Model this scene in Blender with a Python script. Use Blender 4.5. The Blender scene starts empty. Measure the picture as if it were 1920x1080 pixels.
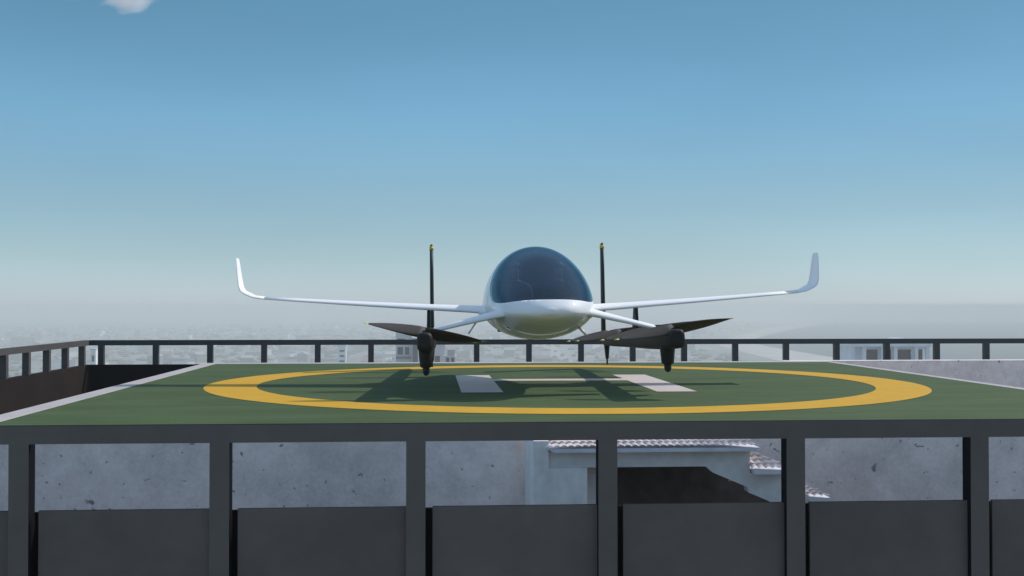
import bpy, bmesh, math, random
from mathutils import Vector, Matrix, Euler
R = math.radians
sc = bpy.context.scene
C = bpy.data.collections.new("scene"); sc.collection.children.link(C)

# ------------------------------------------------------------------ helpers
def tag(o, label=None, cat=None, group=None, kind=None):
    if label: o["label"] = label
    if cat: o["category"] = cat
    if group: o["group"] = group
    if kind: o["kind"] = kind
    return o
def empty(name, loc=(0, 0, 0), rot=(0, 0, 0)):
    o = bpy.data.objects.new(name, None); C.objects.link(o)
    o.location = loc; o.rotation_euler = rot; o.empty_display_size = .2
    return o
def link_mesh(name, me, mat, parent=None, smooth=False):
    o = bpy.data.objects.new(name, me); C.objects.link(o)
    if mat:
        for m in (mat if isinstance(mat, (list, tuple)) else [mat]): me.materials.append(m)
    if parent: o.parent = parent
    if smooth:
        for p in me.polygons: p.use_smooth = True
    return o
class MB:
    def __init__(s): s.v = []; s.f = []; s.mi = []
    def add(s, vs, fs, mi=0):
        n = len(s.v); s.v += [tuple(v) for v in vs]
        for f in fs: s.f.append([i + n for i in f]); s.mi.append(mi)
        return s
    def box(s, x0, x1, y0, y1, z0, z1, mi=0):
        return s.add([(x0,y0,z0),(x1,y0,z0),(x1,y1,z0),(x0,y1,z0),(x0,y0,z1),(x1,y0,z1),(x1,y1,z1),(x0,y1,z1)],
              [(0,3,2,1),(4,5,6,7),(0,1,5,4),(1,2,6,5),(2,3,7,6),(3,0,4,7)], mi)
    def prism(s, poly, y0, y1, mi=0):       # polygon given in (x, z), counter-clockwise seen from -y
        n = len(poly)
        vs = [(x, y0, z) for x, z in poly] + [(x, y1, z) for x, z in poly]
        fs = [tuple(range(n)), tuple(range(2*n-1, n-1, -1))] + [(i, i+n, (i+1) % n + n, (i+1) % n) for i in range(n)]
        return s.add(vs, fs, mi)
    def sheet(s, poly, z, mi=0):
        return s.add([(x, y, z) for x, y in poly], [tuple(range(len(poly)))], mi)
    def loft(s, rings, mi=0, cap=True, close=True):
        n = len(rings[0]); vs = [v for r in rings for v in r]; fs = []
        for i in range(len(rings)-1):
            for j in range(n if close else n-1):
                k = (j+1) % n
                fs.append((i*n+j, i*n+k, (i+1)*n+k, (i+1)*n+j))
        if cap:
            fs.append(tuple(range(n-1, -1, -1))); b = (len(rings)-1)*n; fs.append(tuple(range(b, b+n)))
        return s.add(vs, fs, mi)
    def tube(s, a, b, r0, r1=None, n=12, mi=0):
        a = Vector(a); b = Vector(b); r1 = r0 if r1 is None else r1
        d = (b-a).normalized(); u = d.orthogonal().normalized(); w = d.cross(u)
        ring = lambda c, r: [c + (u*math.cos(t)+w*math.sin(t))*r for t in (2*math.pi*i/n for i in range(n))]
        return s.loft([ring(a, r0), ring(b, r1)], mi)
    def build(s, name, mat, parent=None, smooth=False, bevel=0, fixn=True):
        me = bpy.data.meshes.new(name); me.from_pydata(s.v, [], s.f)
        for p, m in zip(me.polygons, s.mi): p.material_index = m
        if fixn:
            bm = bmesh.new(); bm.from_mesh(me); bmesh.ops.recalc_face_normals(bm, faces=bm.faces); bm.to_mesh(me); bm.free()
        o = link_mesh(name, me, mat, parent, smooth)
        if bevel:
            b = o.modifiers.new("bevel", "BEVEL"); b.width = bevel; b.segments = 2; b.limit_method = "ANGLE"
        return o
def smoothstep(a, b, t):
    t = max(0., min(1., (t-a)/(b-a))); return t*t*(3-2*t)
def spline(keys, t):        # Catmull-Rom through (t, value...) rows
    n = len(keys)
    if t <= keys[0][0]: return list(keys[0][1:])
    if t >= keys[-1][0]: return list(keys[-1][1:])
    i = max(k for k in range(n-1) if keys[k][0] <= t)
    k0, k1, k2, k3 = keys[max(i-1,0)], keys[i], keys[i+1], keys[min(i+2,n-1)]
    h = k2[0]-k1[0]; u = (t-k1[0])/h; out = []
    for c in range(1, len(k1)):
        m1 = (k2[c]-k0[c])/(k2[0]-k0[0])*h; m2 = (k3[c]-k1[c])/(k3[0]-k1[0])*h
        out.append((2*u**3-3*u*u+1)*k1[c]+(u**3-2*u*u+u)*m1+(-2*u**3+3*u*u)*k2[c]+(u**3-u*u)*m2)
    return out

# ------------------------------------------------------------------ materials
def mat(name, col, rough=.6, metal=0, spec=.5, coat=0, noise=None, bump=None):
    m = bpy.data.materials.new(name); m.use_nodes = True
    nt = m.node_tree; b = nt.nodes["Principled BSDF"]
    b.inputs["Base Color"].default_value = (*col, 1); b.inputs["Roughness"].default_value = rough
    b.inputs["Metallic"].default_value = metal; b.inputs["Specular IOR Level"].default_value = spec
    b.inputs["Coat Weight"].default_value = coat; b.inputs["Coat Roughness"].default_value = .05
    tc = nt.nodes.new("ShaderNodeTexCoord")
    if noise:       # list of (scale, amount, stretch)
        prev = None
        for sca, amt, st in noise:
            mp = nt.nodes.new("ShaderNodeMapping"); mp.inputs["Scale"].default_value = st
            nz = nt.nodes.new("ShaderNodeTexNoise"); nz.inputs["Scale"].default_value = sca; nz.inputs["Detail"].default_value = 6
            mr = nt.nodes.new("ShaderNodeMapRange"); mr.inputs["From Min"].default_value = .3; mr.inputs["From Max"].default_value = .7
            mr.inputs["To Min"].default_value = 1-amt; mr.inputs["To Max"].default_value = 1+amt
            nt.links.new(tc.outputs["Object"], mp.inputs["Vector"]); nt.links.new(mp.outputs[0], nz.inputs["Vector"]); nt.links.new(nz.outputs["Fac"], mr.inputs["Value"])
            if prev:
                mu = nt.nodes.new("ShaderNodeMath"); mu.operation = "MULTIPLY"
                nt.links.new(prev, mu.inputs[0]); nt.links.new(mr.outputs[0], mu.inputs[1]); prev = mu.outputs[0]
            else: prev = mr.outputs[0]
        vm = nt.nodes.new("ShaderNodeVectorMath"); vm.operation = "SCALE"; vm.inputs[0].default_value = col
        nt.links.new(prev, vm.inputs["Scale"]); nt.links.new(vm.outputs[0], b.inputs["Base Color"])
    if bump:
        nz = nt.nodes.new("ShaderNodeTexNoise"); nz.inputs["Scale"].default_value = bump[0]; nz.inputs["Detail"].default_value = 8
        bp = nt.nodes.new("ShaderNodeBump"); bp.inputs["Strength"].default_value = bump[1]; bp.inputs["Distance"].default_value = bump[2]
        nt.links.new(tc.outputs["Object"], nz.inputs["Vector"]); nt.links.new(nz.outputs["Fac"], bp.inputs["Height"]); nt.links.new(bp.outputs[0], b.inputs["Normal"])
    return m
def concrete(name, col, pits=True):
    m = mat(name, col, .85, noise=[(.9, .12, (1,1,1)), (5, .10, (1,1,1)), (28, .08, (1,1,1))])
    nt = m.node_tree; b = nt.nodes["Principled BSDF"]
    if pits:
        tc = nt.nodes.new("ShaderNodeTexCoord")
        src = b.inputs["Base Color"].links[0].from_socket
        acc = None
        for sca, thr, seed in ((1.1, .085, 0), (2.3, .085, 7.3), (7., .12, 3.1)):
            nz = nt.nodes.new("ShaderNodeTexNoise"); nz.inputs["Scale"].default_value = sca*5; nz.inputs["Detail"].default_value = 3
            mx = nt.nodes.new("ShaderNodeVectorMath"); mx.operation = "MULTIPLY_ADD"; mx.inputs[1].default_value = (.40/sca,)*3
            ad = nt.nodes.new("ShaderNodeVectorMath"); ad.operation = "ADD"; ad.inputs[1].default_value = (seed, seed*.7, seed*1.3)
            vo = nt.nodes.new("ShaderNodeTexVoronoi"); vo.inputs["Scale"].default_value = sca
            # a random value per cell decides how large its pit is
            sep = nt.nodes.new("ShaderNodeSeparateColor")
            th = nt.nodes.new("ShaderNodeMath"); th.operation = "MULTIPLY"; th.inputs[1].default_value = thr
            pw = nt.nodes.new("ShaderNodeMath"); pw.operation = "POWER"; pw.inputs[1].default_value = 2.
            lt = nt.nodes.new("ShaderNodeMapRange"); lt.interpolation_type = "SMOOTHSTEP"
            lt.inputs["From Min"].default_value = 0; lt.inputs["To Min"].default_value = 1; lt.inputs["To Max"].default_value = 0
            nt.links.new(tc.outputs["Object"], nz.inputs["Vector"]); nt.links.new(nz.outputs["Color"], mx.inputs[0]); nt.links.new(tc.outputs["Object"], mx.inputs[2])
            sp_ = nt.nodes.new("ShaderNodeSeparateXYZ"); cb_ = nt.nodes.new("ShaderNodeCombineXYZ"); nt.links.new(mx.outputs[0], sp_.inputs[0])
            nt.links.new(sp_.outputs[0], cb_.inputs[0]); nt.links.new(sp_.outputs[2], cb_.inputs[1]); vo.voronoi_dimensions = "2D"
            nt.links.new(cb_.outputs[0], ad.inputs[0]); nt.links.new(ad.outputs[0], vo.inputs["Vector"])
            nt.links.new(vo.outputs["Color"], sep.inputs[0]); nt.links.new(sep.outputs[0], pw.inputs[0]); nt.links.new(pw.outputs[0], th.inputs[0])
            add = nt.nodes.new("ShaderNodeMath"); add.operation = "ADD"; add.inputs[1].default_value = .001
            nt.links.new(th.outputs[0], add.inputs[0]); nt.links.new(add.outputs[0], lt.inputs["From Max"]); nt.links.new(vo.outputs["Distance"], lt.inputs["Value"])
            if acc is None: acc = lt.outputs[0]
            else:
                mm = nt.nodes.new("ShaderNodeMath"); mm.operation = "MAXIMUM"; nt.links.new(acc, mm.inputs[0]); nt.links.new(lt.outputs[0], mm.inputs[1]); acc = mm.outputs[0]
        mix = nt.nodes.new("ShaderNodeMix"); mix.data_type = "RGBA"
        nt.links.new(acc, mix.inputs["Factor"]); nt.links.new(src, mix.inputs["A"]); mix.inputs["B"].default_value = (col[0]*.22, col[1]*.22, col[2]*.24, 1)
        nt.links.new(mix.outputs["Result"], b.inputs["Base Color"])
        bp = nt.nodes.new("ShaderNodeBump"); bp.inputs["Strength"].default_value = .5; bp.inputs["Distance"].default_value = .02; bp.invert = True
        nt.links.new(acc, bp.inputs["Height"]); nt.links.new(bp.outputs[0], b.inputs["Normal"])
    return m
M = {}
M["white"] = mat("aircraft_white", (.97,.95,.95), .55, spec=.15, coat=.5)
M["wingwhite"] = mat("wing_white", (.98,.95,.94), .6, spec=.12)
M["dark"] = mat("carbon_dark", (.020,.018,.0175), .6, spec=.25, noise=[(3, .15, (1,1,1))])
M["blade"] = mat("rotor_blade", (.062,.048,.036), .6, spec=.25, noise=[(6, .12, (1,1,1))])
M["lime"] = mat("rotor_tip_lime", (.55,.60,.10), .45)
M["yellow"] = mat("fin_band_yellow", (.75,.55,.05), .5)
M["fin"] = mat("fin_dark", (.014,.020,.021), .55, spec=.3)
M["rubber"] = mat("rubber", (.012,.011,.011), .7)
M["green"] = mat("pad_green", (.076,.112,.043), .9, spec=.15, noise=[(.5, .13, (1,3,1)), (2.2, .10, (.5,3,1)), (9, .07, (1,2,1)), (45, .08, (1,1,1))])
M["ring"] = mat("ring_yellow", (.67,.37,.034), .85, spec=.15, noise=[(2.5, .07, (1,2,1)), (25, .05, (1,1,1))])
M["hpaint"] = mat("letter_paint", (.68,.57,.53), .7, noise=[(3, .05, (1,1,1)), (30, .05, (1,1,1))])
M["kerb"] = mat("kerb_stone", (.50,.445,.43), .8, noise=[(2, .08, (1,1,1)), (20, .06, (1,1,1))])
M["conc"] = concrete("pitted_concrete", (.97,.81,.75))
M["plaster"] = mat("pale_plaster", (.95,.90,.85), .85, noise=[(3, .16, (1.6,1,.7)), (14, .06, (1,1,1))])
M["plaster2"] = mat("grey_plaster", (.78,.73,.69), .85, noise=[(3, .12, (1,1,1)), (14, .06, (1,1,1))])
M["roof"] = mat("roof_gravel", (.22,.21,.20), .9, noise=[(2, .15, (1,1,1)), (40, .15, (1,1,1))])
M["rail"] = mat("fence_grey", (.118,.096,.086), .55, noise=[(1.6, .10, (1,1,1)), (12, .05, (1,1,1))])
M["panel"] = mat("fence_panel", (.125,.100,.087), .6, noise=[(1.3, .2, (1,1,1)), (10, .06, (1,1,1))])
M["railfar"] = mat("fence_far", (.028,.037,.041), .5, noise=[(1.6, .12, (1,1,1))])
M["railleft"] = mat("fence_brown_grey", (.095,.088,.086), .8, spec=.1, noise=[(1.6, .12, (1,1,1))])
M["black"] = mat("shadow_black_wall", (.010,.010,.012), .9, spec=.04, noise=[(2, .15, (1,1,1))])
M["brown"] = mat("brown_wall", (.025,.0175,.0155), .9, spec=.1, noise=[(1.5, .15, (1,1,1))])
M["tile"] = mat("clay_tile", (.66,.56,.54), .8, noise=[(9, .28, (1,1,1)), (40, .1, (1,1,1))])
M["fascia"] = mat("fascia", (.75,.74,.78), .8, noise=[(8, .1, (1,1,1))])
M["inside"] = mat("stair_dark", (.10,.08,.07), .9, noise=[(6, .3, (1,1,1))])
M["cabin"] = mat("cabin_dark", (.03,.035,.045), .7)
M["seatm"] = mat("seat_leather", (.05,.06,.075), .5)
M["skin"] = mat("skin", (.42,.26,.19), .55)
M["shirt"] = mat("navy_shirt", (.03,.04,.07), .8)
M["shirt2"] = mat("plum_shirt", (.13,.09,.12), .8)
M["trouser"] = mat("trousers", (.03,.03,.04), .8)
M["hair"] = mat("dark_hair", (.012,.009,.008), .5)
M["bwhite"] = mat("render_white", (.90,.88,.90), .8, noise=[(.4, .08, (1,1,1))])
M["bpale"] = mat("render_pale", (.66,.63,.64), .8, noise=[(.3, .08, (1,1,1))])
M["bpink"] = mat("render_pink", (.62,.50,.47), .8, noise=[(.3, .08, (1,1,1))])
M["bgrey"] = mat("render_grey", (.10,.11,.13), .8, noise=[(.3, .08, (1,1,1))])
M["bglass"] = mat("window_glass", (.03,.03,.035), .15)
M["bdarkroof"] = mat("dark_roof", (.16,.14,.14), .9)

# glass of the canopy: tinted, with a clear reflection
g = bpy.data.materials.new("canopy_glass"); g.use_nodes = True; nt = g.node_tree; nt.nodes.clear()
out = nt.nodes.new("ShaderNodeOutputMaterial"); mx = nt.nodes.new("ShaderNodeMixShader")
tr = nt.nodes.new("ShaderNodeBsdfTransparent"); tr.inputs[0].default_value = (.35,.47,.54,1)
gl = nt.nodes.new("ShaderNodeBsdfGlossy"); gl.inputs["Roughness"].default_value = .03; gl.inputs["Color"].default_value = (.65,.85,1,1)
lw = nt.nodes.new("ShaderNodeLayerWeight"); lw.inputs["Blend"].default_value = .35
mr = nt.nodes.new("ShaderNodeMapRange"); mr.inputs["To Min"].default_value = .065; mr.inputs["To Max"].default_value = .55
nt.links.new(lw.outputs["Fresnel"], mr.inputs["Value"]); nt.links.new(mr.outputs[0], mx.inputs[0])
nt.links.new(tr.outputs[0], mx.inputs[1]); nt.links.new(gl.outputs[0], mx.inputs[2]); nt.links.new(mx.outputs[0], out.inputs[0])
M["glass"] = g

# ------------------------------------------------------------------ sun, sky, camera
SUN = Vector((.97, .56, 1)).normalized()
elev = math.asin(SUN.z); azim = math.atan2(SUN.x, SUN.y)
w = bpy.data.worlds.new("World"); sc.world = w; w.use_nodes = True; nt = w.node_tree
sky = nt.nodes.new("ShaderNodeTexSky"); sky.sky_type = "NISHITA"; sky.sun_disc = False
sky.sun_elevation = elev; sky.sun_rotation = azim; sky.air_density = 1.; sky.dust_density = .15; sky.ozone_density = 2.2; sky.altitude = 60
bg = nt.nodes["Background"]; bg.inputs["Strength"].default_value = .14
# graded air: milky at the horizon, bluer above; unseen upper sky brightened as added fill
geo = nt.nodes.new("ShaderNodeNewGeometry"); sx_ = nt.nodes.new("ShaderNodeSeparateXYZ"); nt.links.new(geo.outputs["Incoming"], sx_.inputs[0])
ng = nt.nodes.new("ShaderNodeMath"); ng.operation = "MULTIPLY"; ng.inputs[1].default_value = -1; nt.links.new(sx_.outputs["Z"], ng.inputs[0])
rp = nt.nodes.new("ShaderNodeValToRGB"); nt.links.new(ng.outputs[0], rp.inputs[0])
GR = [(0, (.45,.575,.90)), (.02, (.44,.555,.79)), (.045, (.435,.53,.66)), (.085, (.43,.525,.59)), (.166, (.41,.585,.625)), (.25, (.378,.567,.56)), (.45, (1.5,1.4,1.2)), (.8, (2.1,1.8,1.4))]
while len(rp.color_ramp.elements) < len(GR): rp.color_ramp.elements.new(.5)
for e, (p_, c_) in zip(rp.color_ramp.elements, GR): e.position = p_; e.color = (c_[0]*.25, c_[1]*.25, c_[2]*.25, 1)
vm = nt.nodes.new("ShaderNodeVectorMath"); vm.operation = "MULTIPLY"; nt.links.new(sky.outputs[0], vm.inputs[0]); nt.links.new(rp.outputs[0], vm.inputs[1])
v2 = nt.nodes.new("ShaderNodeVectorMath"); v2.operation = "SCALE"; v2.inputs["Scale"].default_value = 4; nt.links.new(vm.outputs[0], v2.inputs[0])
az = nt.nodes.new("ShaderNodeMapRange"); az.inputs["From Min"].default_value = -.5; az.inputs["From Max"].default_value = .4; az.inputs["To Min"].default_value = .84; az.inputs["To Max"].default_value = 1.16
nt.links.new(sx_.outputs["X"], az.inputs["Value"])      # Incoming points back at the viewer: +x of it is west
ms = nt.nodes.new("ShaderNodeMapping"); ms.inputs["Scale"].default_value = (1, 1, 5); nt.links.new(geo.outputs["Incoming"], ms.inputs["Vector"])
sn = nt.nodes.new("ShaderNodeTexNoise"); sn.inputs["Scale"].default_value = 2.2; sn.inputs["Detail"].default_value = 4; nt.links.new(ms.outputs[0], sn.inputs["Vector"])
sm = nt.nodes.new("ShaderNodeMapRange"); sm.inputs["From Min"].default_value = .3; sm.inputs["From Max"].default_value = .7; sm.inputs["To Min"].default_value = .955; sm.inputs["To Max"].default_value = 1.045
nt.links.new(sn.outputs["Fac"], sm.inputs["Value"]); mm_ = nt.nodes.new("ShaderNodeMath"); mm_.operation = "MULTIPLY"; nt.links.new(az.outputs[0], mm_.inputs[0]); nt.links.new(sm.outputs[0], mm_.inputs[1])
v3 = nt.nodes.new("ShaderNodeVectorMath"); v3.operation = "SCALE"; nt.links.new(v2.outputs[0], v3.inputs[0]); nt.links.new(mm_.outputs[0], v3.inputs["Scale"])
nt.links.new(v3.outputs[0], bg.inputs[0])
sc.cycles.volume_bounces = 4; sc.cycles.max_bounces = 12
sl = bpy.data.lights.new("sun", "SUN"); sl.energy = 2.8; sl.angle = R(.5); sl.color = (1, .94, .87)
so = bpy.data.objects.new("sun", sl); C.objects.link(so); so.rotation_euler = SUN.to_track_quat("Z", "Y").to_euler()
cam = bpy.data.cameras.new("camera"); cam.sensor_width = 36; cam.lens = 36*2226.6/1920; cam.clip_end = 60000; cam.clip_start = .1
co = bpy.data.objects.new("camera", cam); C.objects.link(co); co.location = (0, 0, 1.14)
co.rotation_euler = (R(90)+.01523, 0, -.06809); sc.camera = co
sc.view_settings.view_transform = "Standard"; sc.view_settings.look = "None"; sc.view_settings.exposure = 0; sc.view_settings.gamma = 1

# ------------------------------------------------------------------ ground, sea, beach
GZ = -60.
def gmat():
    m = mat("city_ground", (.20,.205,.19), .9, noise=[(.006, .35, (1,1,1)), (.03, .3, (1,1,1)), (.15, .2, (1,1,1))]); return m
mb = MB(); mb.sheet([(-26000,-6000),(26000,-6000),(26000,38000),(-26000,38000)], GZ)
tag(mb.build("ground", gmat()), kind="structure")
coast = [(330,-2000),(350,0),(380,600),(430,1050),(470,1297),(506,1758),(546,2025),(712,2474),(1030,3259),(1393,4050),(1712,4175)]
sea = coast + [(3500,4230),(9000,4300),(9000,-2000)]
mb = MB(); mb.sheet(sea, GZ+.5)
tag(mb.build("sea", mat("sea_water", (.02,.035,.045), .6, spec=.12, noise=[(.004,.15,(1,1,1))], bump=(.05,.35,1.))), kind="structure")
beach = [(x+4, y) for x, y in coast[:-1]] + [(x-w_, y) for (x, y), w_ in reversed(list(zip(coast[:-1], (60,60,60,70,85,70,60,50,90,120))))]
mb = MB(); mb.sheet(beach, GZ+.25)
tag(mb.build("beach", mat("sand", (.50,.46,.42), .9, noise=[(.02,.12,(1,1,1))])), kind="structure")
mb = MB(); mb.sheet([(1250,4060),(1712,4190),(3500,4245),(9000,4320),(20000,4400),(20000,30000),(1250,30000)], GZ+.9)
tag(mb.build("far_shore", mat("pale_flats", (.55,.55,.52), .9, noise=[(.003,.15,(1,1,1))])), kind="structure")
road = [(-900,3700),(-880,3700),(150,600),(120,600)]
for i, pts in enumerate(([(-1500,1500),(-1500,1522),(330,1430),(330,1408)], [(-2200,2300),(-2200,2330),(440,2210),(440,2180)], [(-160,1200),(-135,1200),(-420,4200),(-470,4200)], [(120,1200),(150,1200),(300,3600),(250,3600)])):
    mb = MB(); mb.sheet(pts, GZ+.08+.05*i)
    tag(mb.build("road", mat("road_asphalt", (.36,.35,.34), .9)), kind="structure")

# haze: even air round the whole place
mb = MB(); mb.box(-25000, 25000, -5000, 36000, GZ-1, 4.5)
hz = bpy.data.materials.new("haze_air"); hz.use_nodes = True; nt = hz.node_tree; nt.nodes.clear()
out = nt.nodes.new("ShaderNodeOutputMaterial"); pv = nt.nodes.new("ShaderNodeVolumePrincipled")
pv.inputs["Color"].default_value = (.980,.976,.925,1); pv.inputs["Density"].default_value = 6.6e-4; pv.inputs["Anisotropy"].default_value = 0.
nt.links.new(pv.outputs[0], out.inputs["Volume"])
tag(mb.build("haze", hz), label="pale haze over the distant city and sea", cat="haze", kind="stuff")

# clouds
def cloud_mat(dens, seed):
    m = bpy.data.materials.new("cloud_vapour"); m.use_nodes = True; nt = m.node_tree; nt.nodes.clear()
    out = nt.nodes.new("ShaderNodeOutputMaterial"); pv = nt.nodes.new("ShaderNodeVolumePrincipled")
    tc = nt.nodes.new("ShaderNodeTexCoord"); ln = nt.nodes.new("ShaderNodeVectorMath"); ln.operation = "LENGTH"
    nz = nt.nodes.new("ShaderNodeTexNoise"); nz.inputs["Scale"].default_value = 1.7; nz.inputs["Detail"].default_value = 5
    ad = nt.nodes.new("ShaderNodeVectorMath"); ad.operation = "ADD"; ad.inputs[1].default_value = (seed,)*3
    m1 = nt.nodes.new("ShaderNodeMath"); m1.operation = "MULTIPLY_ADD"; m1.inputs[1].default_value = 1.5   # noise*1.5 - len
    sb = nt.nodes.new("ShaderNodeMath"); sb.operation = "MULTIPLY"; sb.inputs[1].default_value = -1
    mr = nt.nodes.new("ShaderNodeMapRange"); mr.inputs["From Min"].default_value = -.05; mr.inputs["From Max"].default_value = .5; mr.inputs["To Max"].default_value = dens
    nt.links.new(tc.outputs["Object"], ln.inputs[0]); nt.links.new(tc.outputs["Object"], ad.inputs[0]); nt.links.new(ad.outputs[0], nz.inputs["Vector"])
    nt.links.new(ln.outputs["Value"], sb.inputs[0]); nt.links.new(nz.outputs["Fac"], m1.inputs[0]); nt.links.new(sb.outputs[0], m1.inputs[2])
    nt.links.new(m1.outputs[0], mr.inputs["Value"]); nt.links.new(mr.outputs[0], pv.inputs["Density"])
    pv.inputs["Color"].default_value = (1,.99,.99,1); pv.inputs["Anisotropy"].default_value = .35
    nt.links.new(pv.outputs[0], out.inputs["Volume"]); return m
for nm, loc, sca, dens, lab, rz in (("cloud", (-748,3000,764), (86,60,42), .035, "small white puff of cloud at the top left of the sky", R(-8)),
                                ("cloud", (-890,3000,782), (70,50,26), .012, "very faint wisp of cloud beside the small white puff", 0)):
    bm = bmesh.new(); bmesh.ops.create_icosphere(bm, subdivisions=3, radius=1); me = bpy.data.meshes.new("cloud"); bm.to_mesh(me); bm.free()
    o = link_mesh(nm, me, cloud_mat(dens, loc[0]*.01)); o.location = loc; o.scale = sca; o.rotation_euler = (0, rz, 0)
    tag(o, lab, "cloud", "clouds in the upper left sky")

# ------------------------------------------------------------------ host building and rooftop
XF, XE, DN, DF = -7.47, 16.4, 7.489, 26.30        # fence lines: left, right, near, far
ob = empty("office_building", (4.5, 17, GZ)); tag(ob, "grey concrete building whose flat roof carries the green helipad", "building")
def child(mb, name, m, par, **k):
    o = mb.build(name, m, par, **k); o.matrix_parent_inverse = par.matrix_basis.inverted() if False else Matrix.Translation(-Vector(par.location)); return o
bpy.context.view_layer.update()
mb = MB(); mb.box(XF-.14, XE+.14, DN+.1, DF+.12, GZ, -2.2); child(mb, "wall", M["panel"], ob)
mb = MB(); mb.box(XF-.10, XE+.10, DN+.14, DF+.08, -2.197, -2.12); child(mb, "roof", M["roof"], ob)

# helipad: raised concrete block with green deck
XL, XR, PN, PF = -4.233, 8.052, 11.35, 23.72
pad = empty("helipad", (1.96, 17.61, 0)); tag(pad, "raised green rooftop helipad with yellow ring, letter H and pale stone kerb", "helipad")
mb = MB(); mb.box(XL-.20, XR+.12, PN-.02, PF+.30, -2.118, -.085); child(mb, "base", M["conc"], pad)
mb = MB(); mb.box(XL, XR, PN+.10, PF, -.084, 0); child(mb, "deck", M["green"], pad)
mb = MB()
mb.box(XL-.27, XL-.001, PN-.05, PF+.40, -.083, .004); child(mb, "kerb", M["kerb"], pad, bevel=.006)
mb = MB(); mb.box(XR+.001, XR+.16, PN-.05, PF+.40, -.083, .004); child(mb, "kerb", M["kerb"], pad, bevel=.006)
mb = MB(); mb.box(XL, XR, PF+.001, PF+.40, -.083, .004); child(mb, "kerb", M["kerb"], pad, bevel=.006)
mb = MB(); mb.box(XL, XR, PN-.05, PN+.099, -.083, .004); child(mb, "kerb", M["kerb"], pad, bevel=.006)
mb = MB(); n = 256; vs = []
for i in range(n):
    t = 2*math.pi*i/n
    for r in (4.458, 5.182): vs.append((1.96+r*math.cos(t), 17.615+r*math.sin(t), .004))
mb.add(vs, [(2*i, 2*i+1, (2*i+3) % (2*n), (2*i+2) % (2*n)) for i in range(n)]); child(mb, "ring_marking", M["ring"], pad)
H0, H1 = 15.645, 19.54
hy = (18.05, 18.50)
mb = MB(); mb.add([(.40,H0,.004),(.955,H0,.004),(.955,H1,.004),(.40,H1,.004),(3.0,H0,.004),(3.54,H0,.004),(3.54,H1,.004),(3.0,H1,.004),
        (.955,hy[0],.004),(.955,hy[1],.004),(3.0,hy[0],.004),(3.0,hy[1],.004)],
       [(0,1,8,9,2,3),(4,5,6,7,11,10),(8,10,11,9)]); child(mb, "letter_marking", M["hpaint"], pad)

# low concrete upstand between the pad and the far fence (right part)
mb = MB(); mb.box(7.7, XE-.25, 25.55, 25.85, -2.118, -.058)
o = mb.build("concrete_wall", M["conc"], bevel=.01); tag(o, "low grey pitted concrete wall behind the right edge of the green pad", "wall")

# fences
def fence(name, label, axis, a0, a1, pos, inward, mrail, mpanel, mback, phase, sp, skip_slit=False, mside=None):
    """axis 'x': runs along x at y = pos; 'y': runs along y at x = pos. inward = +1/-1 direction of the roof."""
    root = empty(name, (0,0,0)); tag(root, label, "fence")
    def bx(mb, a, b, c, d, z0, z1):
        c, d = pos+c*inward, pos+d*inward
        if c > d: c, d = d, c
        if axis == "x": mb.box(a, b, c, d, z0, z1)
        else: mb.box(c, d, a, b, z0, z1)
        return mb
    zr, zo, zb = .403, -.126, -2.19
    pb = bx(MB(), a0, a1, 0, .12 if skip_slit else .05, zr-.112, zr)
    if mside: pb.mi[1] = 1  # top face of the front rail also darkened by colour against the sun
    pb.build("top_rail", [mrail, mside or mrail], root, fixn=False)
    wd = .121
    k = math.ceil((a0-phase)/sp); posts = []
    while phase+k*sp < a1: posts.append(phase+k*sp); k += 1
    for c in posts:
        pb = bx(MB(), c-wd/2, c+wd/2, .0, .12, zo if skip_slit else zb, zr-.112)
        if mside: pb.mi[3] = 1; pb.mi[5] = 1       # side faces of the front posts blackened: shade put into the colour
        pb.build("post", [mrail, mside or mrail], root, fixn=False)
    lo = posts[:-1]; hi = posts[1:]
    if not skip_slit:
        for a, b in zip(lo, hi):
            pb = bx(MB(), a+wd/2+.045, b-wd/2-.001, .05, .075, zb, zo); pb.mi[1] = 1     # top face blackened: its sunlit edge is darkened by colour
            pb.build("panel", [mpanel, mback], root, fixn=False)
        bx(MB(), a0, a1, .17, .20, zb, zo-.03).build("slit_shade_slab", mback, root)  # slab added behind the panels; its black stands in for shade in the slits
    else:
        bx(MB(), a0, a1, .0, .135, zb, zo).build("wall", mback, root)
    return root
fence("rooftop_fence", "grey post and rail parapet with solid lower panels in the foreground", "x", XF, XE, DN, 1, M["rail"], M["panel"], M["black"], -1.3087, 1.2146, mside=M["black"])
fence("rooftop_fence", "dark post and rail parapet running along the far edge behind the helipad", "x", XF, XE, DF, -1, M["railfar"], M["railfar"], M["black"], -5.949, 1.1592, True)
fence("rooftop_fence", "dark brown walled parapet with grey posts receding along the left roof edge", "y", DN+.13, DF-.137, XF, 1, M["railleft"], M["brown"], M["brown"], 24.70, 1.1592, True)

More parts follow.
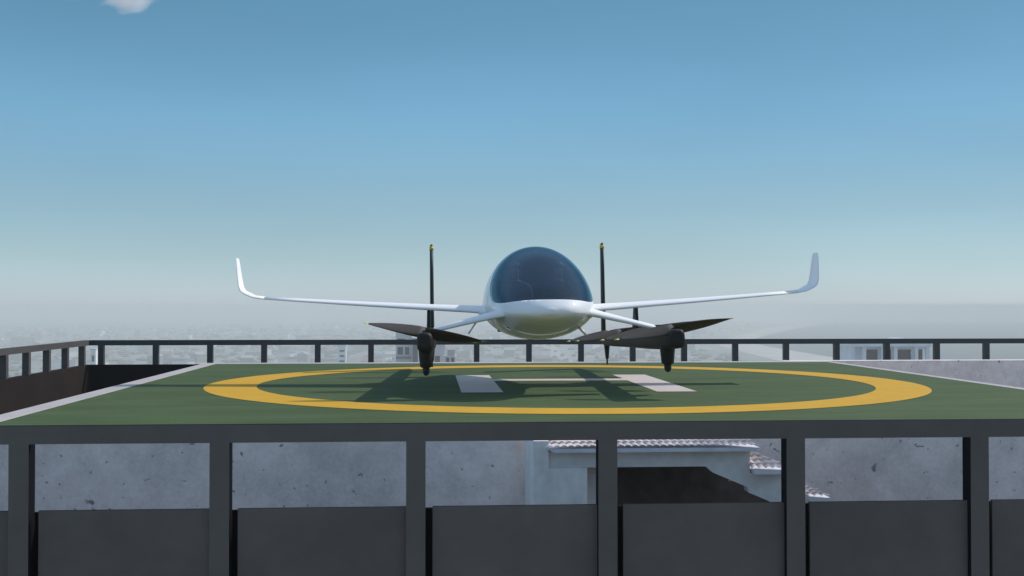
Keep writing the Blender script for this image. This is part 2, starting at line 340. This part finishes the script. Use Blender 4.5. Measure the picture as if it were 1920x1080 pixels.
# ------------------------------------------------------------------ tiled stair house in front of the pad's concrete face
SY = 10.30
st = empty("stair_house", (2.2, SY, -2.118)); tag(st, "small grey plaster stair enclosure with stepped clay tile copings below the pad", "stair house")
mb = MB()      # beam and stepped wall on the right of the opening
mb.prism([(1.356,-.266),(2.41,-.266),(2.47,-.321),(2.777,-.451),(2.79,-.50),(2.95,-.567),(3.60,-.93),(3.95,-.93),(3.50,-.58),(3.345,-.58),(3.345,-.54),(3.12,-.42),(3.12,-.33),(2.80,-.33),(2.80,-.125),(1.075,-.125),(1.075,-.266)], SY, SY+.14)
mb.prism([(1.075,-.2665),(1.075,-.1255),(1.02,-.1255),(1.02,-.2665)][::-1], SY, SY+.14)
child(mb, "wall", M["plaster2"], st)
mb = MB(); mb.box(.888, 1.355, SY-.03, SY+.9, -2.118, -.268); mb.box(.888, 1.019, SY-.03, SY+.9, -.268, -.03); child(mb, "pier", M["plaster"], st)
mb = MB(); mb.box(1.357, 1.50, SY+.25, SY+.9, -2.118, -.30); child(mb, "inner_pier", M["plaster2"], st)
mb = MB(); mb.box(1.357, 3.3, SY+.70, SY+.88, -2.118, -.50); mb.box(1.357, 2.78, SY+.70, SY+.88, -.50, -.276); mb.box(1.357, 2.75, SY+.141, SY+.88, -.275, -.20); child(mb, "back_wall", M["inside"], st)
def tile_roof(x0, x1, y0, y1, ze, zr_, xt0=None, xt1=None, pitch=.062):
    """barrel tiled slope from the eave (y0, ze) up to (y1, zr_); the top edge runs xt0..xt1"""
    xt0 = x0 if xt0 is None else xt0; xt1 = x1 if xt1 is None else xt1
    mb = MB(); rows = 5; nx = max(12, int((x1-x0)/pitch*8)); vs = []; fs = []
    for r in range(rows):
        for e in (0, 1):
            t = (r+e)/rows
            for i in range(nx+1):
                u = i/nx; X = (x0+(x1-x0)*u)*(1-t)+(xt0+(xt1-xt0)*u)*t
                zz = ze+(zr_-ze)*t+.016*abs(math.sin(math.pi*X/pitch+.6*r))+(.014 if e == 0 else 0)
                vs.append((X, y0+(y1-y0)*t, zz))
        b = r*2*(nx+1)
        for i in range(nx): fs.append((b+i, b+i+1, b+nx+2+i, b+nx+1+i))
        if r:
            for i in range(nx): fs.append((b-nx-1+i, b-nx+i, b+1+i, b+i))
    mb.add(vs, fs); return mb
child(tile_roof(.99, 2.86, SY-.10, SY+.32, -.088, .04, 1.2, 2.62), "tile_coping", M["tile"], st)
mb = MB(); mb.prism([(1.055,-.124),(2.82,-.124),(2.86,-.092),(1.0,-.092)], SY-.10, SY+.30); child(mb, "fascia", M["fascia"], st)
child(tile_roof(2.79, 3.16, SY-.09, SY+.20, -.29, -.14, 2.74, 2.82), "tile_coping", M["tile"], st)
mb = MB(); mb.prism([(2.82,-.328),(3.13,-.328),(3.155,-.292),(2.805,-.292)], SY-.09, SY+.20); child(mb, "fascia", M["fascia"], st)
child(tile_roof(3.30, 3.49, SY-.09, SY+.15, -.535, -.45, 3.26, 3.30), "tile_coping", M["tile"], st)
mb = MB(); mb.prism([(3.31,-.572),(3.47,-.572),(3.49,-.537),(3.30,-.537)], SY-.09, SY+.15); child(mb, "fascia", M["fascia"], st)

# ------------------------------------------------------------------ aircraft
AO = (1.533, 17.07, 0)
air = empty("aircraft", AO, (R(-1.9), R(-.7), -.0142))
tag(air, "white aircraft with tinted egg canopy, upturned wing tips and dark rotor booms above the helipad", "aircraft")
K = .928
SEC = [(-2.55,.05,1.02,.96,.985),(-2.47,.25,1.095,.905,.985),(-2.3,.41,1.215,.86,.99),(-2.0,.545,1.385,.80,1.01),(-1.5,.655,1.62,.72,1.05),(-1.0,.715,1.81,.675,1.085),(-.4,.75,1.955,.655,1.11),
       (.2,.765,2.02,.665,1.12),(.8,.755,2.03,.70,1.14),(1.5,.69,1.96,.80,1.17),(2.3,.54,1.80,1.0,1.25),(3.0,.35,1.62,1.18,1.36),(3.6,.10,1.46,1.34,1.40)]
def zb(y):      # lower edge of the canopy, by station
    return spline([(-3.2,1.15),(-2.4,1.15),(-1.9,1.13),(-1.3,1.17),(-.95,1.27),(-.6,1.42),(0,1.74),(.35,1.98),(.55,2.2),(4,2.3)], y)[0]
bm = bmesh.new(); NS, NR = 96, 72; rings = []
ys = [-2.55+ (3.6+2.55)*(0.5-0.5*math.cos(math.pi*i/NS)) if False else -2.55+6.15*((i/NS)**1.35) for i in range(NS+1)]
for y in ys:
    w_, zt, zl, zc = spline(SEC, y); ring = []
    for j in range(NR):
        t = 2*math.pi*j/NR; s_, c_ = math.sin(t), math.cos(t)
        x = w_*c_; z = zc + ((zt-zc) if s_ > 0 else (zc-zl))*s_
        ring.append(bm.verts.new((x, y, z)))
    rings.append(ring)
for a, b in zip(rings, rings[1:]):
    for j in range(NR): bm.faces.new((a[j], a[(j+1) % NR], b[(j+1) % NR], b[j]))
bm.faces.new(rings[0][::-1]); bm.faces.new(rings[-1])
gv = lambda v: v.co.z - zb(v.co.y)
edges = [e for e in bm.edges if gv(e.verts[0])*gv(e.verts[1]) < 0]
newv = set()
for e in edges:
    a, b = e.verts; ga, gb = gv(a), gv(b)
    ne, nv = bmesh.utils.edge_split(e, a, ga/(ga-gb)); newv.add(nv)
for f in list(bm.faces):
    vs = [v for v in f.verts if v in newv]
    if len(vs) == 2: bmesh.utils.face_split(f, vs[0], vs[1])
bmesh.ops.recalc_face_normals(bm, faces=bm.faces)
def inside(f): 
    c = f.calc_center_median(); return all(gv(v) > -1e-4 or v in newv for v in f.verts) and c.z > 1.1
glassf = [f for f in bm.faces if inside(f)]; gi = {f.index for f in glassf}
bm2 = bm.copy(); bm.faces.ensure_lookup_table(); bm2.faces.ensure_lookup_table()
idx = [i for i, f in enumerate(bm.faces) if inside(f)]; idx = set(idx)
bmesh.ops.delete(bm, geom=[f for i, f in enumerate(bm.faces) if i in idx], context="FACES")
bmesh.ops.delete(bm2, geom=[f for i, f in enumerate(bm2.faces) if i not in idx], context="FACES")
for b_, nm, m_ in ((bm, "fuselage", M["white"]), (bm2, "canopy", M["glass"])):
    for v in b_.verts: v.co.y *= K
    me = bpy.data.meshes.new(nm); b_.to_mesh(me); b_.free()
    o = link_mesh(nm, me, [m_, M["cabin"]] if nm == "fuselage" else m_, air, smooth=True)
    if nm == "fuselage":
        s_ = o.modifiers.new("shell", "SOLIDIFY"); s_.thickness = .025; s_.offset = -1; s_.material_offset = 1; s_.material_offset_rim = 0
# cabin
mb = MB(); mb.box(-.50, .50, -1.35, -.95, .80, 1.21); mb.build("dashboard", M["cabin"], air, bevel=.04)
mb = MB(); mb.box(-.55, .55, .42, .47, .78, 1.70); mb.build("bulkhead", M["cabin"], air, bevel=.02)
for sx in (-.31, .31):
    mb = MB(); mb.box(sx-.2, sx+.2, -.42, .10, .80, .93); o = mb.build("seat", M["seatm"], air, bevel=.03)
    mb = MB(); mb.prism([(sx-.2,.93),(sx+.2,.93),(sx+.19,1.36),(sx+.14,1.46),(sx-.14,1.46),(sx-.19,1.36)], .12, .22); mb.build("backrest", M["seatm"], o, bevel=.03)
    mb = MB(); mb.box(sx-.10, sx+.10, .13, .21, 1.48, 1.62); mb.build("headrest", M["seatm"], o, bevel=.03)

def airfoil(le, ch, th, nrm, cdir, n=12, up=1., lo=1.):
    """closed ring of points round an airfoil: le = leading edge, cdir = chord direction, nrm = thickness direction"""
    le = Vector(le); nrm = Vector(nrm).normalized(); cdir = Vector(cdir).normalized(); pts = []
    prof = lambda u: 5*(.2969*math.sqrt(u)-.1260*u-.3516*u*u+.2843*u**3-.1036*u**4)
    us = [(1-math.cos(math.pi*i/n))/2 for i in range(n+1)]
    for u in us: pts.append(le+cdir*ch*u+nrm*(prof(u)*th*up))
    for u in reversed(us[1:-1]): pts.append(le+cdir*ch*u-nrm*(prof(u)*th*lo))
    return pts
def smooth_obj(o, ang=40):
    for p in o.data.polygons: p.use_smooth = len(p.vertices) <= 4
    return o
def oval(cx, y, cz, hw, hh, n=24, p=3.2):
    pts = []
    for i in range(n):
        t = 2*math.pi*i/n; c_, s_ = math.cos(t), math.sin(t)
        pts.append((cx+hw*math.copysign(abs(c_)**(2/p), c_), y, cz+hh*math.copysign(abs(s_)**(2/p), s_)))
    return pts
def wing(sx):
    P = [  # x, z, leading edge y, chord, thickness, lean angle of the section (0 = flat, 90 = upright)
        (.55,1.07,-.10,1.15,.17,3),(.72,1.085,.0,1.02,.135,3),(.95,1.11,.10,.90,.115,4),(1.5,1.15,.20,.80,.098,4),(2.5,1.225,.37,.66,.075,4),(3.5,1.305,.54,.54,.056,4.5),
        (4.0,1.345,.63,.48,.047,6),(4.18,1.362,.67,.46,.045,14),(4.29,1.39,.70,.44,.044,34),(4.36,1.44,.73,.42,.044,56),(4.395,1.52,.77,.40,.042,76),(4.42,1.66,.84,.35,.038,84),(4.445,1.82,.92,.29,.032,85),(4.46,1.93,.98,.23,.024,85),(4.462,1.955,1.02,.16,.010,85)]
    mb = MB(); rings = []
    for x, z, y, c, t, a in P:
        if a > 30: c *= 1.3; y -= .03
        z -= .042*max(0, 1-a/30.)
        a = R(a); rings.append(airfoil((sx*x, y, z), c, t*.85, (-sx*math.sin(a), -.10*math.cos(a), math.cos(a)), (0, 1, .10*math.cos(a)), up=1.45, lo=.55))
    mb.loft(rings[:7]); o = mb.build("wing", M["wingwhite"], air)
    mb2 = MB(); mb2.loft(rings[6:]); wl = mb2.build("winglet", M["wingwhite"], o)
    for q in (o, wl): smooth_obj(q)
for s_ in (-1, 1): wing(s_)
for sx in (-1, 1):      # small fairings where the wing meets the body
    mb = MB(); mb.loft([oval(sx*(.70+.05*math.sin(q)), -.42+.75*k/8., 1.045, .085*math.sin(q)+.003, .095*math.sin(q)+.003, 20, 2) for k, q in ((k, math.pi*k/8) for k in range(9))])
    smooth_obj(mb.build("wing_fairing", M["white"], air))
# canards: short anhedral planes from the nose to the boom fronts
for sx in (-1, 1):
    mb = MB(); rings = []
    for x, z, y, c, t in ((.30,.985,-1.98,.90,.12),(.50,.970,-1.86,.66,.115),(.66,.945,-1.72,.46,.092),(1.05,.865,-1.57,.35,.07),(1.46,.775,-1.48,.29,.055),(1.49,.769,-1.46,.22,.03)):
        rings.append(airfoil((sx*x, y, z), c, t*1.05, (sx*.2, -.14, 1), (0, 1, .14), up=1.4, lo=.6))
    mb.loft(rings); smooth_obj(mb.build("canard", M["wingwhite"], air))
mb = MB(); mb.tube((-.90,-1.45,.90), (-1.01,-1.45,.74), .011); mb.build("strut", M["white"], air, smooth=True)
mb = MB(); mb.tube((.46,-1.2,.83), (.565,-1.3,.705), .017); mb.build("strut", M["white"], air, smooth=True)

def blade_rings(sgn):
    """one rotor blade along +-x, wide in the middle, tapering to a point; pitched about its axis"""
    rows = []
    for r, c, pit, th in ((.0,.24,30,.05),(.09,.26,30,.045),(.18,.28,27,.036),(.30,.29,23,.028),(.42,.27,21,.024),(.55,.215,18,.017),(.66,.14,14,.011),(.71,.095,12,.008),(.775,.020,10,.004)):
        a = R(pit); d = Vector((0, math.cos(a)*sgn, -math.sin(a))) ; nrm = Vector((0, math.sin(a)*sgn, math.cos(a)))
        d = Vector((0, math.cos(a), -math.sin(a)*sgn)); nrm = Vector((0, math.sin(a)*sgn, math.cos(a)))
        rows.append(airfoil(Vector((sgn*r, 0, 0))-d*c*.45, c, th, nrm, d, n=8))
    return rows
def rotor(parent_air, x, y, z, cant, turn):
    hub = MB(); hub.tube((0,0,-.08), (0,0,.012), .045, .05, 20); hub.tube((0,0,.012), (0,0,.025), .05, .02, 20)
    h = hub.build("rotor", M["dark"], parent_air, smooth=False)
    h.location = (x, y, z); h.rotation_euler = (0, R(cant), R(turn))
    for sg in (-1, 1):
        mb = MB(); rr = blade_rings(sg); mb.loft(rr[:8], 0); mb.loft(rr[7:], 1)
        b = mb.build("blade", [M["blade"], M["lime"]], h); smooth_obj(b)
    return h
BZ = .62
for sx in (-1, 1):
    bx_ = sx*1.565
    mb = MB(); rings = []
    for y, hw, zt, zl in ((-2.55,.05,.715,.575),(-2.535,.08,.742,.54),(-2.47,.098,.756,.515),(-2.2,.105,.757,.505),(-1.5,.105,.757,.495),(-.5,.10,.752,.50),(1,.095,.745,.52),(3,.085,.735,.535),(4.2,.07,.72,.555),(4.7,.035,.69,.60),(4.82,.01,.66,.63)):
        rings.append(oval(bx_, y, (zt+zl)/2, hw, (zt-zl)/2))
    mb.loft(rings); b = mb.build("boom", M["dark"], air); smooth_obj(b)
    # pylon up to the wing
    mb = MB(); mb.loft([airfoil((bx_, .55, .72), .62, .075, (1,0,0), (0,1,0)), airfoil((bx_, .62, 1.12), .38, .05, (1,0,0), (0,1,0))]); smooth_obj(mb.build("pylon", M["fin"], air))
    # legs
    for y, zt, w0, w1, c0, c1 in ((-1.80,.56,.098,.078,.38,.26),(4.10,.60,.055,.028,.24,.12)):
        mb = MB(); rr = []
        for t in (0,.25,.5,.75,.92,1):
            zz = zt+(.31-zt)*t; hw = w0+(w1-w0)*t; hc = (c0+(c1-c0)*t)/2
            if t == 1: hw *= .8
            rr.append([(bx_+hw*math.cos(q), y+hc*math.sin(q), zz) for q in (2*math.pi*i/20 for i in range(20))])
        mb.loft(rr); lg = mb.build("leg", M["dark"], air); smooth_obj(lg)
        mb = MB(); rr = []
        for t, s_ in ((0,1),(.5,1),(.8,.8),(.95,.5),(1,.15)):
            zz = .315+(.205-.315)*t
            rr.append([(bx_+w1*.58*s_*math.cos(q), y+c1*.36*s_*math.sin(q), zz) for q in (2*math.pi*i/16 for i in range(16))])
        mb.loft(rr); smooth_obj(mb.build("foot", M["rubber"], lg))
    # tall tail fin with a yellow band
    fr = [airfoil((bx_, 4.40+.05*t, z), .42-.10*t, .078-.014*t, (1,0,0), (0,1,0)) for z, t in ((.62,0),(1.2,.3),(1.9,.7),(2.335,1))]
    mb = MB(); mb.loft(fr); f_ = mb.build("tail_fin", M["fin"], air); smooth_obj(f_)
    mb = MB(); mb.loft([airfoil((bx_, 4.448, 2.3355), .33, .078, (1,0,0), (0,1,0)), airfoil((bx_, 4.455, 2.395), .32, .076, (1,0,0), (0,1,0))]); smooth_obj(mb.build("band", M["yellow"], f_))
    mb = MB(); mb.loft([airfoil((bx_, 4.458, 2.3955), .31, .066, (1,0,0), (0,1,0)), airfoil((bx_, 4.475, 2.42), .24, .046, (1,0,0), (0,1,0)), airfoil((bx_, 4.50, 2.438), .16, .022, (1,0,0), (0,1,0))]); smooth_obj(mb.build("tip", M["rubber"], f_))
    for y, tn in ((-2.28,0),(-.80,3),(2.25,-2),(3.75,2)):
        rotor(air, bx_, y, .757, -9.5*sx, tn*sx)

# ------------------------------------------------------------------ two occupants
def person(name, label, x, y, z, shirt, turn, arm_up=False, hair_long=False):
    """seated figure facing -y; origin at the seat"""
    V = []; E = []; Rr = []
    def v(p, r, par=None, ry=None):
        V.append(p); Rr.append((r, ry or r)); i = len(V)-1
        if par is not None: E.append((par, i))
        return i
    pel = v((0,0,.10), .135, None, .11); ab = v((0,.02,.24), .12, pel, .10); ch = v((0,.03,.40), .145, ab, .10); ub = v((0,.03,.50), .10, ch, .085)
    nk = v((0,.015,.58), .052, ub); jaw = v((0,-.005,.65), .062, nk, .07); hd = v((0,0,.73), .078, jaw, .092); tp = v((0,.01,.80), .062, hd, .075)
    ns = v((0,-.095,.705), .012, hd)
    for s in (-1, 1):
        sh = v((s*.185,.03,.49), .056, ub); el = v((s*.235,-.02,.24), .042, sh); wr = v((s*.15,-.25,.20), .028, el); pm = v((s*.13,-.32,.20), .034, wr, .016)
        for k in range(4):
            o_ = (k-1.5)*.019; L = (.072,.082,.077,.06)[k]
            a = v((s*.13+o_,-.355,.20), .0085, pm); b_ = v((s*.13+o_*1.1,-.355-L*.55,.192), .0085, a); v((s*.13+o_*1.1,-.355-L*.85,.165), .008, b_)
        a = v((s*.098,-.325,.195), .010, pm); v((s*.082,-.36,.185), .009, a)
        hp = v((s*.09,-.02,.09), .085, pel); kn = v((s*.12,-.42,.15), .06, hp); an = v((s*.11,-.74,-.05), .042, kn); v((s*.11,-.86,.0), .036, an)
    me = bpy.data.meshes.new(name); me.from_pydata(V, E, [])
    o = bpy.data.objects.new(name, me); C.objects.link(o)
    sk = o.modifiers.new("skin", "SKIN"); sk.use_smooth_shade = True
    for i, r in enumerate(Rr): me.skin_vertices[0].data[i].radius = r
    me.skin_vertices[0].data[0].use_root = True
    sb = o.modifiers.new("sub", "SUBSURF"); sb.levels = 2; sb.render_levels = 2
    dg = bpy.context.evaluated_depsgraph_get(); baked = bpy.data.meshes.new_from_object(o.evaluated_get(dg))
    o.modifiers.clear(); o.data = baked
    for m_ in (shirt, M["skin"], M["trouser"], M["hair"]): baked.materials.append(m_)
    for p in baked.polygons:
        c = p.center; p.use_smooth = True
        p.material_index = 1 if (c.z > .565 or c.y < -.24 and abs(c.z-.19) < .05 and abs(c.x) < .2 and c.z > .155) else (2 if c.z < .16 or c.y < -.25 else 0)
    tm = Euler((0,0,R(turn))).to_matrix().to_4x4()
    hb = MB(); n1, n2 = 10, 20; rr = []
    for i in range(n1+1):
        th = math.pi*.56*i/n1+.02
        rr.append([(.088*math.sin(th)*math.cos(q), .022+.108*math.sin(th)*math.sin(q), .738+.112*math.cos(th)+(.035 if math.sin(q) < -.3 and i > 6 else 0)) for q in (2*math.pi*j/n2 for j in range(n2))])
    hb.loft(rr)
    if hair_long: hb.loft([oval(0, 0, 0, .09, .06, 16), ] and [[(.085*math.cos(q), .05+.06*math.sin(q), zz) for q in (2*math.pi*j/16 for j in range(16))] for zz in (.56,.66,.74)])
    h = hb.build("hair", M["hair"], o, smooth=True)
    for s in (-1, 1):
        e_ = MB(); e_.tube((s*.03,-.083,.742), (s*.03,-.0905,.742), .011, .007, 10); e_.build("eye", M["hair"], o)
    rootm = Matrix.Translation(Vector(AO)) @ Euler((R(-1.9), R(-.7), -.0142)).to_matrix().to_4x4() @ Matrix.Translation((x, y, z)) @ tm
    o.matrix_world = rootm; o.matrix_basis = rootm
    tag(o, label, "person"); return o
person("person", "person in dark navy top seated on the right side behind the tinted canopy", .31, -.18, .93, M["shirt"], 4)
person("person", "person in plum top with longer hair seated on the left side behind the tinted canopy", -.31, -.18, .93, M["shirt2"], -12, hair_long=True)

# ------------------------------------------------------------------ buildings beyond the roof
def bld(name, label, x, y, group=None):
    r = empty(name, (x, y, GZ)); tag(r, label, "building", group); return r
# white low building with a colonnade, right
b = bld("white_building", "white flat roofed building with columns and dark recesses beyond the fence at right", 99, 250)
def part(par, name, m, *boxes):
    mb = MB()
    for q in boxes: mb.box(*q)
    return mb.build(name, m, par)
T = -6.8-GZ     # top above the ground
part(b, "wall", M["bwhite"], (-8.2,8.2,1.8,12,0,T-.8))
part(b, "roof", M["bwhite"], (-9,8.8,-.3,12.3,T-.78,T)); 
part(b, "rooftop_unit", M["bwhite"], (1.2,3.6,2,5,T+.01,T+1.0)); part(b, "rooftop_unit", M["bwhite"], (-8,-5.2,2,5,T+.01,T+.5))
for cx in (-8.4,-5.9,-1.8,1.0,5.6,8.1): part(b, "column", M["bwhite"], (cx-.38,cx+.38,0,.7,0,T-.79))
for x0, x1 in ((-5.0,-2.4),(-1.2,.6),(1.6,5.0),(6.3,7.6)): part(b, "window", M["bglass"], (x0,x1,1.7,1.79,T-4.2,T-1.5))
part(b, "wing_block", M["bpale"], (-8.2,8.2,-.2,1.65,0,T-4.4))
# group of pale blocks, centre left
b = bld("apartment_block", "pale apartment block with balcony openings left of the slim dark tower", -7.9, 350)
T = 53.7
part(b, "wall", M["bpale"], (-2.4,2.4,0,10,0,T)); part(b, "roof", M["bpale"], (-2.6,2.6,-.2,10.2,T+.01,T+.5))
part(b, "balcony", M["bdarkroof"], (-2.35,1.9,-.9,-.01,T-7.9,T-7.4)); part(b, "window", M["bglass"], (-1.9,-.3,-.06,-.005,T-6.8,T-4.6)); part(b, "window", M["bglass"], (.3,1.5,-.06,-.005,T-6.8,T-4.6)); part(b, "window", M["bglass"], (-1.9,.2,-.06,-.005,T-2.5,T-2.1))
b = bld("slim_tower", "slim dark grey tower standing between two pale apartment blocks", -4.6, 348)
part(b, "wall", M["bgrey"], (-.8,.8,0,4,0,51.6)); part(b, "roof", M["bpale"], (-.9,.9,-.1,4.1,51.61,51.9))
b = bld("apartment_block", "wide pale block partly hidden behind the left rotor boom", .2, 362)
part(b, "wall", M["bpale"], (-4,4,0,10,0,49.5)); part(b, "roof", M["bpale"], (-4.2,4.2,-.2,10.2,49.51,50)); part(b, "window", M["bglass"], (-2.5,-1,-.06,-.005,44,46)); part(b, "window", M["bglass"], (1,2.5,-.06,-.005,44,46))
b = bld("apartment_block", "pale block with pink rooftop room right of the left rotor boom", 5.4, 350)
part(b, "wall", M["bpale"], (-1.6,1.8,0,8,0,46.4)); part(b, "rooftop_room", M["bpink"], (-.5,1.6,.3,6,46.41,48.4)); part(b, "balcony", M["bdarkroof"], (-1.6,1.8,-.9,-.01,43.2,43.7))
part(b, "window", M["bglass"], (-1.0,0,-.06,-.005,43.9,46)); part(b, "window", M["bglass"], (.5,1.4,-.06,-.005,43.9,46))
b = bld("white_tower", "narrow bright white tower seen between two posts of the far fence at left", -44.5, 600)
part(b, "wall", M["bwhite"], (-1.9,1.9,0,5,0,41)); part(b, "roof", M["bwhite"], (-2.3,2.3,-.3,5.3,41.01,41.8))
for k in range(3): part(b, "window", M["bglass"], (-1.2,1.2,-.06,-.005,33+k*2.6,34+k*2.6))
b = bld("white_tower", "pale slim tower seen beside the leftmost post of the far fence", -116.6, 420)
part(b, "wall", M["bwhite"], (-.9,.9,0,3,0,46)); part(b, "roof", M["bpale"], (-1,1,-.2,3.2,46.01,46.4)); part(b, "window", M["bglass"], (-.4,.4,-.06,-.005,42,44))

# far town: separate houses
rnd = random.Random(5)
cols = [mat("house_a", (.85,.83,.80), .8), mat("house_b", (.38,.36,.34), .8), mat("house_c", (.26,.25,.24), .8), mat("house_d", (.9,.88,.88), .8)]
rfs = [mat("roof_a", (.30,.20,.17), .9), mat("roof_b", (.24,.24,.25), .9), mat("roof_c", (.45,.44,.43), .9)]
protos = []
for i in range(8):
    L, W, H = rnd.uniform(12,30), rnd.uniform(9,14), rnd.uniform(4,9)
    wmb = MB(); wmb.box(-L/2, L/2, -W/2, W/2, 0, H)
    rmb = MB()
    if i % 2: rmb.box(-L/2-.3, L/2+.3, -W/2-.3, W/2+.3, H+.01, H+.7)
    else: rmb.add([(-L/2-.5,-W/2-.5,H),(L/2+.5,-W/2-.5,H),(L/2+.5,W/2+.5,H),(-L/2-.5,W/2+.5,H),(-L/2,0,H+2.6),(L/2,0,H+2.6)], [(0,1,5,4),(2,3,4,5),(3,0,4),(1,2,5),(0,3,2,1)])
    protos.append((wmb, rmb, cols[i % 4], rfs[i % 3]))
meshes = []
for wmb, rmb, cm, rm in protos:
    a = wmb.build("wall", cm); b2 = rmb.build("roof", rm); meshes.append((a.data, b2.data))
    bpy.data.objects.remove(a); bpy.data.objects.remove(b2)
def coast_x(y):
    return spline([(p[1], p[0]) for p in coast[:-1]], y)[0]
for i in range(240):
    y = 1150+ (rnd.random()**1.4)*2300
    u = rnd.uniform(-.36, .30); x = u*y
    if x > coast_x(y)-130: x = rnd.uniform(-.36, .1)*y
    r = empty("far_house", (x, y, GZ), (0, 0, rnd.uniform(0, 3.14)))
    tag(r, "small hazy house in the distant town beyond the fence", "house", "houses of the distant hazy town")
    wm, rm = meshes[rnd.randrange(8)]
    for nm, me in (("wall", wm), ("roof", rm)):
        o = bpy.data.objects.new(nm, me); C.objects.link(o); o.parent = r
# tree cover of the town: one mass
tv = MB()
for i in range(2600):
    y = 900+(rnd.random()**1.3)*3200; x = rnd.uniform(-.42, .34)*y
    if x > coast_x(y)-110: continue
    s_ = rnd.uniform(2.5, 8); h_ = rnd.uniform(2, 5)
    pts = [(x+s_*math.cos(q)*rnd.uniform(.7,1.2), y+s_*math.sin(q)*rnd.uniform(.7,1.2), GZ+h_*rnd.uniform(.25,.5)) for q in (0,1.05,2.1,3.14,4.2,5.2)]
    base = [(p[0]*.5+x*.5, p[1]*.5+y*.5, GZ-.5) for p in pts]
    tv.add(base+pts+[(x, y, GZ+h_)], [(j, (j+1) % 6, 6+(j+1) % 6, 6+j) for j in range(6)]+[(6+j, 6+(j+1) % 6, 12) for j in range(6)])
o = tv.build("distant_trees", mat("distant_foliage", (.13,.14,.11), .9, noise=[(.05,.3,(1,1,1))]), fixn=False)
tag(o, "hazy tree cover scattered through the distant town", "trees", kind="stuff")
